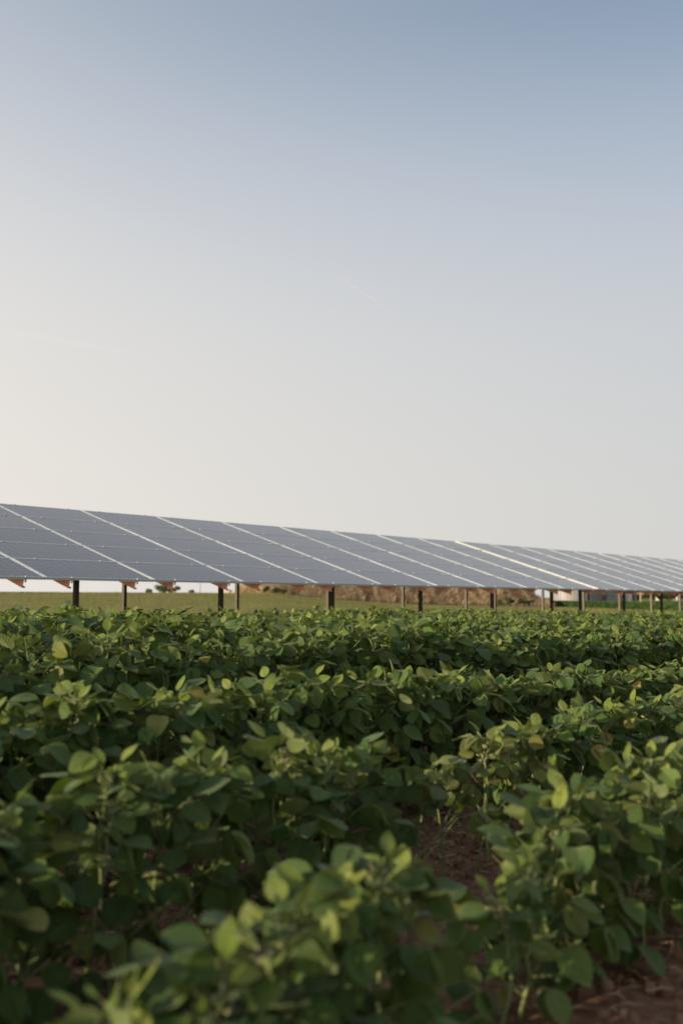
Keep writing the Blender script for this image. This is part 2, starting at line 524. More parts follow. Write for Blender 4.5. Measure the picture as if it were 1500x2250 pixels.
def trifoliate(seed, nu, nv, petiole=True, young=False):
    """compound leaf: petiole along +x, three leaflets at its tip. Same seed gives the same leaf at any resolution."""
    rs = np.random.default_rng(seed)
    pl = rs.uniform(.07, .145) * (.35 if young else 1)
    k = .62 if young else 1
    V, F, UV, RN, MI = [], [], [], [], []
    o = 0
    droop = R(rs.uniform(20, 92)) * (.3 if young else 1)
    sag = rs.uniform(-.15, .25)
    tip = np.array([pl, 0, -sag * pl * .4])
    angs = [0, R(rs.uniform(58, 88)), -R(rs.uniform(58, 88))]
    for q, a in enumerate(angs):
        Lg = rs.uniform(.086, .116) * k * (1.06 if q == 0 else .95)
        W = Lg * rs.uniform(.37, .43) * (.75 if young else 1)
        sub = np.random.default_rng(seed * 10 + q)
        P, f, uv = leaflet(Lg, W, nu, nv, sub)
        Mx = rotm('Z', a) @ rotm('Y', droop * rs.uniform(.6, 1.35) + R(rs.uniform(-8, 8))) @ rotm('X', R(rs.uniform(-30, 30)))
        off = np.array([.022 if q == 0 else .0, 0, 0])
        dirv = rotm('Z', a) @ np.array([.008, 0, 0])
        P = P @ Mx.T + tip + off + dirv
        V.append(P); F.append(f + o); UV.append(uv); RN.append(np.full(len(P), rs.uniform(0, 1) * .5)); MI.append(np.zeros(len(f)))
        o += len(P)
    if petiole:
        t = np.linspace(0, 1, 5)
        pts = np.stack([t * pl, np.zeros(5), -sag * pl * .4 * t ** 2], 1)
        pts = np.vstack([pts, tip + [.024, 0, -.002]])
        P, f = tube(pts, np.linspace(.0024, .0014, 6), 4)
        V.append(P); F.append(f + o); UV.append(np.full((len(P), 2), .5)); RN.append(np.full(len(P), .5)); MI.append(np.ones(len(f)))
    return np.concatenate(V), np.concatenate(F), np.concatenate(UV), np.concatenate(RN), np.concatenate(MI)

NLEAF, NYOUNG = 14, 4
LEAF_HI, LEAF_LO = [], []
for s in range(NLEAF + NYOUNG):
    yg = s >= NLEAF
    v, f, uv, rn, mi = trifoliate(100 + s, 8, 6, True, yg)
    mt = M_YOUNG if yg else M_LEAF
    LEAF_HI.append((npmesh('leaf', v, f, attrs={'rnd': rn}, uv=uv, mats=[mt, M_STEM], midx=mi), v, f, uv, rn, mi))
    LEAF_LO.append(trifoliate(100 + s, 4, 2, False, yg))

def raceme(seed):
    rs = np.random.default_rng(seed)
    parts = [tube([(0, 0, 0), (.004, 0, .03), (.002, .002, .055)], [.0016, .0014, .0008], 4)]
    for i in range(9):
        a = i * 2.4; h = .012 + .0045 * i
        r0 = .006 + .003 * rs.random()
        c = np.array([math.cos(a) * r0, math.sin(a) * r0, h])
        d = np.array([math.cos(a), math.sin(a), .9]); d /= np.linalg.norm(d)
        parts.append(tube([c, c + d * .005, c + d * .012, c + d * .016], [.001, .0034, .003, .0006], 5))
    v, f = join(parts)
    return npmesh('flower_raceme', v, f, M_POD)
RACEMES = [raceme(s) for s in range(3)]

def stem_mesh(seed, H=1.0):
    rs = np.random.default_rng(seed)
    n = 9
    t = np.linspace(0, 1, n)
    x = np.cumsum(rs.uniform(-.012, .012, n)); y = np.cumsum(rs.uniform(-.012, .012, n))
    pts = np.stack([x - x[0], y - y[0], t * H], 1)
    parts = [tube(pts, np.linspace(.0055, .002, n), 6)]
    for b in range(2):
        k = 2 + b
        a = rs.uniform(0, 6.28); ln = rs.uniform(.25, .45) * H
        d = np.array([math.cos(a) * .55, math.sin(a) * .55, .8])
        parts.append(tube([pts[k], pts[k] + d * ln * .5, pts[k] + d * ln + np.array([0, 0, .03])], [.0034, .0026, .0014], 5))
    v, f = join(parts)
    return npmesh('stem', v, f, M_STEM), pts

def plant_layout(seed, H, n, bare=False, full=False):
    """leaf placements of one plant of height H: list of (variant, location, euler, scale)"""
    rs = np.random.default_rng(seed)
    pts = STEMS[seed % len(STEMS)][1] * np.array([1, 1, H])
    out = []
    az0 = rs.uniform(0, 6.28)
    for i in range(n):
        t = ((i + .5) / n) ** (.58 if full else .82)
        az0 += 2.4 + rs.uniform(-.5, .5)
        az = az0 + (-.12 if full else -.42) * math.sin(2 * az0)          # leaves crowd along the row
        if bare: t = .5 + .5 * t
        z = H * (.12 + .86 * t)
        k = np.array([np.interp(z, pts[:, 2], pts[:, 0]), np.interp(z, pts[:, 2], pts[:, 1]), z])
        bo = rs.uniform(0, .10) * (1 - abs(t - .6) * .9) if full else rs.uniform(0, .08) * (1 - abs(t - .45) * 1.4)
        k = k + np.array([math.cos(az) * bo, math.sin(az) * bo, 0])
        elev = R(rs.uniform(8, 42) + (24 if full else 34) * t ** 1.5)
        s = rs.uniform(.80, 1.08) * (1.0 if full else .93) * (1.0 - .20 * t ** 3) * (.78 + .22 * min(1, H / .7))
        out.append((int(rs.integers(NLEAF)), k, (R(rs.uniform(-20, 20)), -elev, az), s))
    for q in range(3):
        az0 += 2.0; az = az0
        tp = pts[-1] * np.array([1, 1, .99])
        out.append((NLEAF + int(rs.integers(NYOUNG)), tp, (R(rs.uniform(-30, 30)), -R(rs.uniform(35, 75)), az), rs.uniform(.7, 1.05)))
    return out
STEMS = [stem_mesh(900 + s) for s in range(6)]

# rows: distance north of the camera and canopy height along the row (x, height of plants)
ROWH = {     # height of the canopy top above the datum, along each row
    0: [(-3, .38), (.5, .385), (.9, .39), (1.29, .416), (1.51, .48), (1.66, .39), (1.88, .31), (2.05, .36), (2.2, .43), (2.55, .47), (2.9, .50), (3.3, .49), (9, .42)],
    1: [(-3, .57), (1.17, .56), (1.5, .54), (2.0, .53), (2.32, .50), (2.60, .47), (2.72, .40), (2.98, .42), (3.25, .47), (4.3, .46), (5, .445), (9, .40)],
    2: [(-3, .62), (1.7, .612), (3.2, .61), (4.6, .53), (6.3, .46), (10, .42)],
    3: [(-3, .78), (2.1, .763), (4.1, .736), (6.2, .67), (8.5, .61), (12, .56)],
    4: [(-3, .85), (2.6, .78), (5.0, .73), (10, .61), (14, .58)],
    10: [(-3, .91), (5.8, .775), (10.5, .735), (22, .56), (30, .46)],
}
Y0, DY = 1.19, .76
NROWS = 11
def tab(k, x):
    a = np.array(ROWH[k]); return float(np.interp(x, a[:, 0], a[:, 1]))
def row_h(r, x):
    if r in ROWH: top = tab(r, x)
    else:
        q = ((r - 4) / 6) ** .7
        top = tab(4, x) * (1 - q) + tab(10, x) * q
    return top - float(ground_z(x, Y0 + DY * r)) - (.065 if r <= 2 else .05)
plants = []
for r in range(NROWS):
    y = Y0 + DY * r
    x0, x1 = .42 * y - 3.0, 2.75 * y + 5.0
    x = x0
    while x < x1:
        h = row_h(r, x) * rng.uniform(.88, 1.06) - .02
        if r >= 3: h += .035 * (vnoise(x * .9, r * 3.7, 4) - .5) * 2
        yy = y + rng.normal(0, .022)
        yel = 0.0
        skip = False
        if r == 1 and 2.55 < x < 3.35: yel = rng.uniform(.15, .8); skip = rng.random() < .18
        if r == 0 and 1.62 < x < 2.12: skip = rng.random() < .08
        if r <= 1 and rng.random() < .06: yel = max(yel, rng.uniform(.15, .4))
        if not skip: plants.append([x, yy, h, r, yel])
        x += rng.uniform(.085, .125)

def in_view(x, y, z0, z1, m=90):
    d = x * FW[0] + y * FW[1]
    if d < .5: return False
    px = 750 + FPX * (x * RT[0] + y * RT[1]) / d
    pyt = HORY + FPX * (EYE - z1) / d
    return -m < px < 1500 + m and pyt < 2250 + m

order = []
for i, p in enumerate(plants):
    z0 = float(ground_z(p[0], p[1])) + .03
    if in_view(p[0], p[1], z0, z0 + p[2] + .05):
        order.append((p[0] * FW[0] + p[1] * FW[1], i))
order.sort()
single = set(i for _, i in order[:300])

ORD = ['nearest', 'second', 'third', 'fourth', 'fifth', 'sixth', 'seventh', 'eighth', 'ninth', 'tenth', 'eleventh']
def plant_label(p):
    x, y, h, r, yel = p
    if yel > .2 and r == 1 and 2.5 < x < 3.4:
        return 'thin yellowing soybean plant beside the bare soil gap in the second crop row', 'yellowing soybean plants at the soil gap'
    if r == 0 and 1.62 < x < 2.15:
        return 'short soybean plant in the dip of the crop row nearest the camera', 'short soybean plants in the dip of the nearest row'
    if yel > 0:
        return 'green soybean plant with paler yellowish leaves in the %s crop row' % ORD[r], 'paler soybean plants in the %s row' % ORD[r]
    if r == 0:
        w = 'left' if x < 1.9 else 'right'
        return 'leafy green soybean plant in the nearest crop row, %s of its dip' % w, 'soybean plants in the nearest row, %s of the dip' % w
    if r == 1:
        w = 'left' if x < 2.95 else 'right'
        return 'leafy green soybean plant in the second crop row, %s of the soil gap' % w, 'soybean plants in the second row, %s of the soil gap' % w
    return 'leafy dark green soybean plant in the %s crop row from the camera' % ORD[r], 'soybean plants in the %s row' % ORD[r]

bakeV, bakeF, bakeUV, bakeR, bakeM, bakeO = [], [], [], [], [], 0
def bake(v, f, uv, rn, mi):
    global bakeO
    bakeV.append(v); bakeF.append(f + bakeO); bakeUV.append(uv); bakeR.append(rn); bakeM.append(mi)
    bakeO += len(v)

for i, p in enumerate(plants):
    x, y, h, r, yel = p
    z0 = float(ground_z(x, y)) + .035
    thin = (r == 1 and 2.55 < x < 3.35) or (r == 0 and 1.6 < x < 2.15)
    n = (12 if thin else 23) + int(round(rng.uniform(-1, 2))) + (2 if r >= 3 else 0)
    if r <= 1: n -= 5
    lay = plant_layout(int(rng.integers(1, 10 ** 6)) * len(STEMS) + i % len(STEMS), h, n, thin and r == 1, r >= 2)
    tilt = (rng.normal(0, .07), rng.normal(0, .05))
    rz = rng.uniform(-.3, .3) + math.pi * int(rng.integers(2))
    if i in single:
        e = empty('soybean_plant', (x, y, z0), rz)
        e.rotation_euler = (tilt[0], tilt[1], rz)
        lb, gr = plant_label(p)
        tag(e, lb, 'soybean plant', gr)
        st = link('stem', STEMS[i % len(STEMS)][0], e, scale=(1, 1, h))
        for (vi, loc, rot, s) in lay:
            o = link('leaf', LEAF_HI[vi][0], e, loc, rot, (s, s, s))
            o.color = (yel * rng.uniform(.4, 1.2) if yel else 0, 0, 0, 1)
        if r <= 1:
            for q in range(int(rng.integers(1, 3))):
                vi, loc, rot, s = lay[-1 - q]
                link('flower_raceme', RACEMES[int(rng.integers(3))], e, loc - np.array([0, 0, .015]), (rng.uniform(-.5, .5), rng.uniform(-.5, .5), 0))
    else:
        Mp = np.array(Euler((tilt[0], tilt[1], rz)).to_matrix())
        d = math.hypot(x, y)
        src = LEAF_HI if d < 3.0 else LEAF_LO
        for (vi, loc, rot, s) in lay:
            v, f, uv, rn, mi = src[vi][-5:]
            Ml = np.array(Euler(rot).to_matrix()) * s
            vv = (v @ Ml.T + loc) @ Mp.T + np.array([x, y, z0])
            m2 = np.where(mi > 0, 2, 1 if vi >= NLEAF else 0)
            bake(vv, f, uv, np.mod(rn + rng.random(), 1) * 1.0, m2)
me = npmesh('soybean_crop', np.concatenate(bakeV), np.concatenate(bakeF), attrs={'rnd': np.concatenate(bakeR)}, uv=np.concatenate(bakeUV),
            mats=[M_LEAF, M_YOUNG, M_STEM], midx=np.concatenate(bakeM))
o = tag(link('soybean_crop', me), 'dense green soybean foliage of the further rows running up to the solar arrays', 'crop', kind='stuff')
o.color = (0, 0, 0, 1)

# litter and clods on the soil between the rows
def scatter_bits():
    V, F, RN, o = [], [], [], 0
    for k in range(8000):
        d = rng.uniform(.9, 6.5); t = rng.uniform(-.55, .75)
        x, y = FW * d + RT * t * d
        L_ = rng.uniform(.012, .07); w = rng.uniform(.002, .007); a = rng.uniform(0, 6.28)
        z = float(ground_z(x, y)) + .052 + rng.uniform(0, .012)
        v, f = tube([(0, 0, 0), (L_ * .5 * math.cos(a), L_ * .5 * math.sin(a), rng.uniform(0, .012)), (L_ * math.cos(a + .3), L_ * math.sin(a + .3), rng.uniform(-.004, .01))], [w * .3, w * .5, w * .25], 4)
        V.append(v + np.array([x, y, z])); F.append(f + o); o += len(v); RN.append(np.full(len(v), rng.random()))
    return np.concatenate(V), np.concatenate(F), np.concatenate(RN)
V, F, RN = scatter_bits()
tag(link('crop_residue', npmesh('crop_residue', V, F, M_STRAW, attrs={'rnd': RN})), 'dry straw bits and husks littering the soil between crop rows', 'crop residue', kind='stuff')
def clods():
    ph = (1 + 5 ** .5) / 2
    ico = np.array([(-1, ph, 0), (1, ph, 0), (-1, -ph, 0), (1, -ph, 0), (0, -1, ph), (0, 1, ph), (0, -1, -ph), (0, 1, -ph), (ph, 0, -1), (ph, 0, 1), (-ph, 0, -1), (-ph, 0, 1)]) / 1.9
    fi = np.array([(0, 11, 5), (0, 5, 1), (0, 1, 7), (0, 7, 10), (0, 10, 11), (1, 5, 9), (5, 11, 4), (11, 10, 2), (10, 7, 6), (7, 1, 8), (3, 9, 4), (3, 4, 2), (3, 2, 6), (3, 6, 8), (3, 8, 9), (4, 9, 5), (2, 4, 11), (6, 2, 10), (8, 6, 7), (9, 8, 1)])
    V, F, RN, o = [], [], [], 0
    for k in range(5600):
        d = rng.uniform(.9, 6.5); t = rng.uniform(-.55, .75)
        x, y = FW * d + RT * t * d
        s = .006 + .020 * rng.random() ** 3
        v = ico * s * rng.uniform(.6, 1.4, 3) * rng.uniform(.8, 1.2, (12, 1))
        z = float(ground_z(x, y)) + .046 + s * .2
        V.append(v + np.array([x, y, z])); F.append(fi + o); o += 12; RN.append(np.full(12, rng.random()))
    return np.concatenate(V), np.concatenate(F), np.concatenate(RN)
V, F, RN = clods()
tag(link('soil_clods', npmesh('soil_clods', V, F, M_CLOD, smooth=False, attrs={'rnd': RN})), 'small crumbly red brown soil clods between the crop rows', 'soil clods', kind='stuff')

# ------------------------------------------------------------------ solar arrays
TILT = R(17.6)
CT, ST = math.cos(TILT), math.sin(TILT)
PITCH_X, PITCH_S = 1.98, 1.005
HB, SLOPE = EYE + .321, -.0032
YB = 12.544
def face(x, s, off=0):
    """point on the array plane at row position x, slant distance s from the lower edge, off above the glass"""
    return np.array([x, YB + s * CT - off * ST, HB + SLOPE * x + s * ST + off * CT])
ROTP = np.array([[1, 0, 0], [0, CT, -ST], [0, ST, CT]])
ROT_E = Euler((TILT, math.atan(-SLOPE), 0), 'XYZ')

MW, MH, MT = 1.968, 1.003, .040
gv, gf = boxes([(0, 0, -.0195, MW - .05, MH - .036, .031)])
ME_GLASS = npmesh('solar_panel', gv, gf, M_CELL, smooth=False)
fr = [(-(MW / 2 - .0125), 0, -MT / 2, .025, MH, MT), ((MW / 2 - .0125), 0, -MT / 2, .025, MH, MT),
      (0, -(MH / 2 - .009), -MT / 2, MW - .05, .018, MT), (0, (MH / 2 - .009), -MT / 2, MW - .05, .018, MT)]
fv, ff = boxes(fr)
ME_FRAME = npmesh('frame', fv, ff, M_ALU, smooth=False)

def rafter_mesh():
    # channel: tall web with two lips, runs up the slope just under the panels
    Ls = 5.02
    s = [(0, Ls / 2, -.105, .004, Ls, .125), (.023, Ls / 2, -.0445, .046, Ls, .004), (.023, Ls / 2, -.1655, .046, Ls, .004),
         (.044, Ls / 2, -.157, .004, Ls, .014)]
    return boxes(s)
rv, rf = rafter_mesh()
ME_RAFTER = npmesh('rafter', rv, rf, M_ORANGE, smooth=False)

def post_mesh(name, mat, h):
    # sigma-like open channel post, web to the south, flanges to west and east
    w, d, t = .064, .066, .006
    s = [(0, -d / 2, -h / 2, w, t, h), (-w / 2, 0, -h / 2, t, d, h - .004), (w / 2, 0, -h / 2, t, d, h - .004),
         (-w / 2 + .010, d / 2, -h / 2, .018, t, h - .008), (w / 2 - .010, d / 2, -h / 2, .018, t, h - .008)]
    v, f = boxes(s)
    return npmesh(name, v, f, mat, smooth=False)
ME_PF = post_mesh('post', M_RUST, 1.65)
ME_PB = post_mesh('post', M_GALV, 2.6)

def build_array(x_start, ncol, front_x, back_x, label, trim):
    root = empty('solar_array', (x_start, YB, float(ground_z(x_start, YB))))
    off = Vector(root.location)
    tag(root, label, 'solar array')
    for c in range(ncol):
        for r_ in range(5):
            s = (r_ + .5) * PITCH_S
            P = face(x_start + (c + .5) * PITCH_X, s)
            o = link('solar_panel', ME_GLASS, root, Vector(P) - off, ROT_E)
            o.rotation_euler = (TILT + R(rng.normal(0, .10)), math.atan(-SLOPE) + R(rng.normal(0, .06)), 0)
            link('frame', ME_FRAME, o)
    clamps = []
    for c in range(ncol):
        for q in (.41, 1.62):
            x = x_start + c * PITCH_X + q
            P = face(x, 0.0)
            link('rafter', ME_RAFTER, root, Vector(P) - off, ROT_E)
            for r_ in range(6):
                s = r_ * PITCH_S
                if r_ == 0:
                    p1 = face(x + .02, -.014, -.035) - np.array(off)
                    clamps.append((*p1, .024, .010, .09, ROTP))
                p2 = face(x + .02, s, .006) - np.array(off)
                clamps.append((*p2, .030, .022, .007, ROTP))
    v, f = boxes(clamps)
    tag(link('clamps', npmesh('clamps', v, f, M_ALUD, smooth=False), root), kind='stuff')
    for y, xs, me_, nm in ((12.85, front_x, ME_PF, 'post'), (15.6, back_x, ME_PB, 'post')):
        s = (y - YB) / CT
        for x in xs:
            zt = face(x, s)[2] - .05
            link(nm, me_, root, Vector((x, y, zt)) - off)
        x0, x1 = x_start + .1, x_start + ncol * PITCH_X - .1
        Lx = x1 - x0
        pc = face((x0 + x1) / 2, s + .1, -.075) - np.array(off)
        v, f = boxes([(0, 0, 0, Lx, .05, .07), (0, .02, 0, Lx, .004, .09)])
        link('beam', npmesh('beam', v, f, M_GALV, smooth=False), root, pc, (TILT, math.atan(-SLOPE), 0))
    if trim:
        xe = x_start + ncol * PITCH_X + .028
        for r_ in range(5):
            v, f = boxes([(0, 0, 0, .085, PITCH_S - .02, .016)])
            link('cover_strip', npmesh('cover_strip', v, f, M_CREAM, smooth=False), root, Vector(face(xe, (r_ + .5) * PITCH_S, .012)) - off, ROT_E)
    return root

X1 = 26.12
build_array(X1 - 13 * PITCH_X, 13, [x for x in np.arange(3.05, 24.2, 2.985)], [3.05 + 3.0 * k for k in range(8)] + [25.6],
            'long tilted blue grey solar array at left, ending in a cream strip', True)
build_array(X1 + .075, 12, [25.6 + 2.83 * k for k in range(9)], [28.5 + 2.83 * k for k in range(8)],
            'further tilted solar array that begins at the cream strip and runs off at the right', False)

# ------------------------------------------------------------------ lawn tufts, berm, weeds
def blades(P, h, w, lean, rn, up=None):
    """one bent blade (2 quads) per point"""
    n = len(P)
    a = rng.uniform(0, 6.28, n)
    dx, dy = np.cos(a), np.sin(a)
    la = rng.uniform(0, 6.28, n)
    lx, ly = np.cos(la) * lean * h, np.sin(la) * lean * h
    W = np.stack([dx * w, dy * w, np.zeros(n)], 1) * .5
    p0 = P; p1 = P + np.stack([lx * .4, ly * .4, h * .6], 1); p2 = P + np.stack([lx, ly, h], 1)
    V = np.stack([p0 - W, p0 + W, p1 - W * .8, p1 + W * .8, p2 - W * .12, p2 + W * .12], 1).reshape(-1, 3)
    b = (np.arange(n) * 6)[:, None]
    F = np.concatenate([b + np.array([0, 1, 3, 2]), b + np.array([2, 3, 5, 4])])
    return V, F, np.repeat(rn, 6)

def lawn_tufts(n=70000):
    d = 19 + (78 - 19) * np.sqrt(rng.random(n)); t = rng.uniform(-.40, .40, n)
    t = np.where(d > 30, t, t)
    x = FW[0] * d + RT[0] * t * d; y = FW[1] * d + RT[1] * t * d
    k = y > 10
    x, y, d = x[k], y[k], d[k]
    z = ground_z(x, y)
    cl = fbm(x * .5, y * .5, 3, 21)
    h = (.035 + .06 * rng.random(len(x))) * (.5 + cl)
    return blades(np.stack([x, y, z - .005], 1), h, .012 + .012 * rng.random(len(x)), .8, np.clip(cl * .9 + rng.normal(0, .18, len(x)), 0, 1))
V, F, RN = lawn_tufts()
tag(link('lawn_grass', npmesh('lawn_grass', V, F, M_GRASS, attrs={'rnd': RN})), 'short sunlit lawn grass behind the solar array posts', 'grass', kind='stuff')

BA = at(575, 84); BB = at(1212, 97)
bax = Vector((BB.x - BA.x, BB.y - BA.y)); BL = bax.length; bax.normalize()
bnx = Vector((-bax.y, bax.x))                     # away from the camera
def berm_h(u, v):
    """u along 0..1, v across in metres from the foot, back side positive"""
    e = np.clip(u / .20, 0, 1); e2 = np.clip((1 - u) / .17, 0, 1)
    crest = 4.0 * np.sin(e * math.pi / 2) ** .9 * np.sin(e2 * math.pi / 2) ** .55 * (.86 + .28 * fbm(u * 9, u * 0 + 3.3, 3, 2))
    prof = np.where(v < 6, np.sin(np.clip(v / 6, 0, 1) * math.pi / 2) ** .9, np.cos(np.clip((v - 6) / 4, 0, 1) * math.pi / 2))
    lump = (fbm(u * 40, v * .9, 3, 8) - .5) * .45
    return np.maximum(crest * prof + lump * np.clip(crest * prof, 0, 1), 0) - .05
def berm_pt(u, v):
    x = BA.x + bax.x * u * BL + bnx.x * v
    y = BA.y + bax.y * u * BL + bnx.y * v
    return x, y, ground_z(x, y) + berm_h(u, v)
uu, vv_ = np.meshgrid(np.linspace(0, 1, 150), np.linspace(0, 10, 34), indexing='ij')
x, y, z = berm_pt(uu, vv_)
V = np.stack([x.ravel(), y.ravel(), z.ravel()], 1)
i, j = np.meshgrid(np.arange(149), np.arange(33), indexing='ij')
a = (i * 34 + j).ravel()
bm_root = link('berm', npmesh('berm', V, np.stack([a, a + 34, a + 35, a + 1], 1), M_BERM))
tag(bm_root, kind='structure')
n = 110000
u = rng.random(n); v = rng.uniform(-.3, 7, n)
x, y, z = berm_pt(u, np.clip(v, 0, 10)); 
xx = BA.x + bax.x * u * BL + bnx.x * v; yy = BA.y + bax.y * u * BL + bnx.y * v
z = np.where(v < 0, ground_z(xx, yy), z)
cl = fbm(u * 60, v * 1.0, 3, 31)
keep = (berm_h(u, np.clip(v, 0, 10)) > .0) | (rng.random(n) < .3)
P = np.stack([xx, yy, z - .03], 1)[keep]; cl = cl[keep]
V, F, RN = blades(P, (.22 + .38 * rng.random(len(P))) * (.5 + cl), .025 + .03 * rng.random(len(P)), .55, np.clip(cl * 1.5 - .25 + rng.normal(0, .15, len(P)), 0, 1))
tag(link('dead_grass', npmesh('dead_grass', V, F, M_TAN, attrs={'rnd': RN})), 'tall dried tan grass and weeds covering the earth berm behind the arrays', 'dead grass', kind='stuff')

def leaf_cloud(centres, radii, n, size, flat=.8, seed=1):
    """leaf-sized quads spread through several uneven blobs"""
    rs = np.random.default_rng(seed)
    c = np.asarray(centres, float); rd = np.asarray(radii, float)
    pick = rs.choice(len(c), n, p=rd ** 2 / (rd ** 2).sum())
    d = rs.normal(size=(n, 3)); d /= np.linalg.norm(d, axis=1)[:, None]
    rr = rs.random(n) ** .45
    P = c[pick] + d * (rd[pick] * rr * rs.uniform(.75, 1.15, n))[:, None] * np.array([1, 1, flat])
    a = rs.normal(size=(n, 3)); a /= np.linalg.norm(a, axis=1)[:, None]
    b = np.cross(a, rs.normal(size=(n, 3))); b /= np.linalg.norm(b, axis=1)[:, None]
    s = (size * rs.uniform(.6, 1.4, n))[:, None]
    V = np.stack([P - a * s, P + b * s * .6, P + a * s, P - b * s * .6], 1).reshape(-1, 3)
    F = (np.arange(n) * 4)[:, None] + np.arange(4)
    sh = rs.random(len(c))[pick] * .5 + rs.random(n) * .5
    return V, F, np.repeat(sh, 4)

def bush(name, part, loc, w, h, mat, label, cat, seed, n=900, group=None, leaf=.06, trunk_h=.25):
    rs = np.random.default_rng(seed)
    root = empty(name, loc)
    tag(root, label, cat, group)
    cs, rd = [], []
    for k in range(9):
        cs.append((rs.uniform(-.36, .36) * w, rs.uniform(-.36, .36) * w, h * rs.uniform(.32, .72))); rd.append(rs.uniform(.16, .28) * min(w, h * 1.2))
    V, F, RN = leaf_cloud(cs, rd, n, leaf, .85, seed)
    V[:, 2] = np.maximum(V[:, 2], .02)
    link(part, npmesh(part, V, F, mat, smooth=False, attrs={'rnd': RN}), root)
    st = []
    for k in range(5):
        c = cs[k]
        st.append(tube([(rs.uniform(-.1, .1) * w, 0, -.05), (c[0] * .4, c[1] * .4, c[2] * .5), c], [.03 * h, .02 * h, .008 * h], 5))
    v, f = join(st)
    link('stems', npmesh('stems', v, f, M_BARK), root)
    return root

# weeds on the berm
bush('weed_clump', 'foliage', at(1118, 88, py=1331), 3.2, .75, M_WEED, 'dark green weed clump at the foot of the tan berm, left of its right end', 'weed clump', 51, 1500)
bush('weed_clump', 'foliage', at(1160, 89, py=1330), 1.8, .55, M_WEED, 'smaller dark green weed clump at the right foot of the tan berm', 'weed clump', 52, 800)
bush('weed_clump', 'foliage', at(606, 83, py=1305), 2.4, .75, M_WEED, 'green weeds growing on the low left shoulder of the tan berm', 'weed clump', 53, 1100)

# bushes on the lawn crest
BG = 'bushes on the lawn crest'
g0 = lambda px, d: at(px, d)
bush('bush', 'foliage', g0(333, 96) - Vector((0, 0, .05)), 1.0, .62, M_BUSH, 'low small bush left of the large bush on the lawn crest', 'bush', 61, 500)
bush('bush', 'foliage', g0(357, 96) - Vector((0, 0, .05)), 1.5, 1.15, M_BUSH, 'tallest rounded bush on the lawn crest, partly behind a rafter end', 'bush', 62, 1100)
bush('bush', 'foliage', g0(385, 96) - Vector((0, 0, .05)), 1.9, .95, M_BUSH, 'broad bush tapering to the right on the lawn crest', 'bush', 63, 1100)
bush('bush', 'foliage', g0(420, 97) - Vector((0, 0, .05)), .62, .56, M_BUSH, 'small round lone bush between the broad bush and the utility pole', 'bush', 64, 400)
bush('bush', 'foliage', g0(441, 98) - Vector((0, 0, .05)), .22, .26, M_BUSH, 'tiny tuft of bush at the foot of the utility pole', 'bush', 65, 160, leaf=.03)

# utility pole far away
pp = at(441, 400)
root = empty('utility_pole', pp)
tag(root, 'thin far utility pole with one crossarm beyond the lawn crest', 'utility pole')
v, f = tube([(0, 0, -.3), (0, 0, 7.6)], [.17, .12], 8)
link('pole', npmesh('pole', v, f, M_DWOOD), root)
v, f = boxes([(0, 0, 0, .12, 2.4, .13)])
link('crossarm', npmesh('crossarm', v, f, M_DWOOD, smooth=False), root, (0, 0, 6.9), (0, 0, HEAD))
for q in (-1.05, -.4, .4, 1.05):
    v, f = tube([(0, 0, 0), (0, 0, .1), (0, 0, .2)], [.04, .07, .03], 6)
    c, s = math.cos(HEAD), math.sin(HEAD)
    link('insulator', npmesh('insulator', v, f, M_WHITE), root, (-s * q, c * q, 6.965))

# far soil piles
def pile(px, d, top_py, width_px, label, seed):
    p = at(px, d)
    H = EYE + (HORY - top_py) / FPX * d - p.z
    Rr = width_px / FPX * d * .75
    nr, na = 12, 30
    V = [[0, 0, H]]
    for k in range(1, nr + 1):
        for a_ in range(na):
            th = a_ / na * 2 * math.pi
            r_ = Rr * k / nr * (1 + .12 * math.sin(th * 3 + seed))
            V.append([r_ * math.cos(th), r_ * math.sin(th), H * (1 - (k / nr) ** 1.25) * (1 + .10 * math.sin(th * 5 + k)) - .05])
    T = [[0, 1 + a_, 1 + (a_ + 1) % na] for a_ in range(na)]
    Q = [[1 + k * na + a_, 1 + (k + 1) * na + a_, 1 + (k + 1) * na + (a_ + 1) % na, 1 + k * na + (a_ + 1) % na] for k in range(nr - 1) for a_ in range(na)]
    o = link('soil_pile', npmesh('soil_pile', V, [np.array(T), np.array(Q)], M_SAND), None, p)
    tag(o, label, 'soil pile')
pile(506, 190, 1296, 40, 'pale tan conical soil pile far behind the lawn, between two posts', 1)
pile(573, 210, 1299, 50, 'low pale tan soil pile just left of the berm', 2)

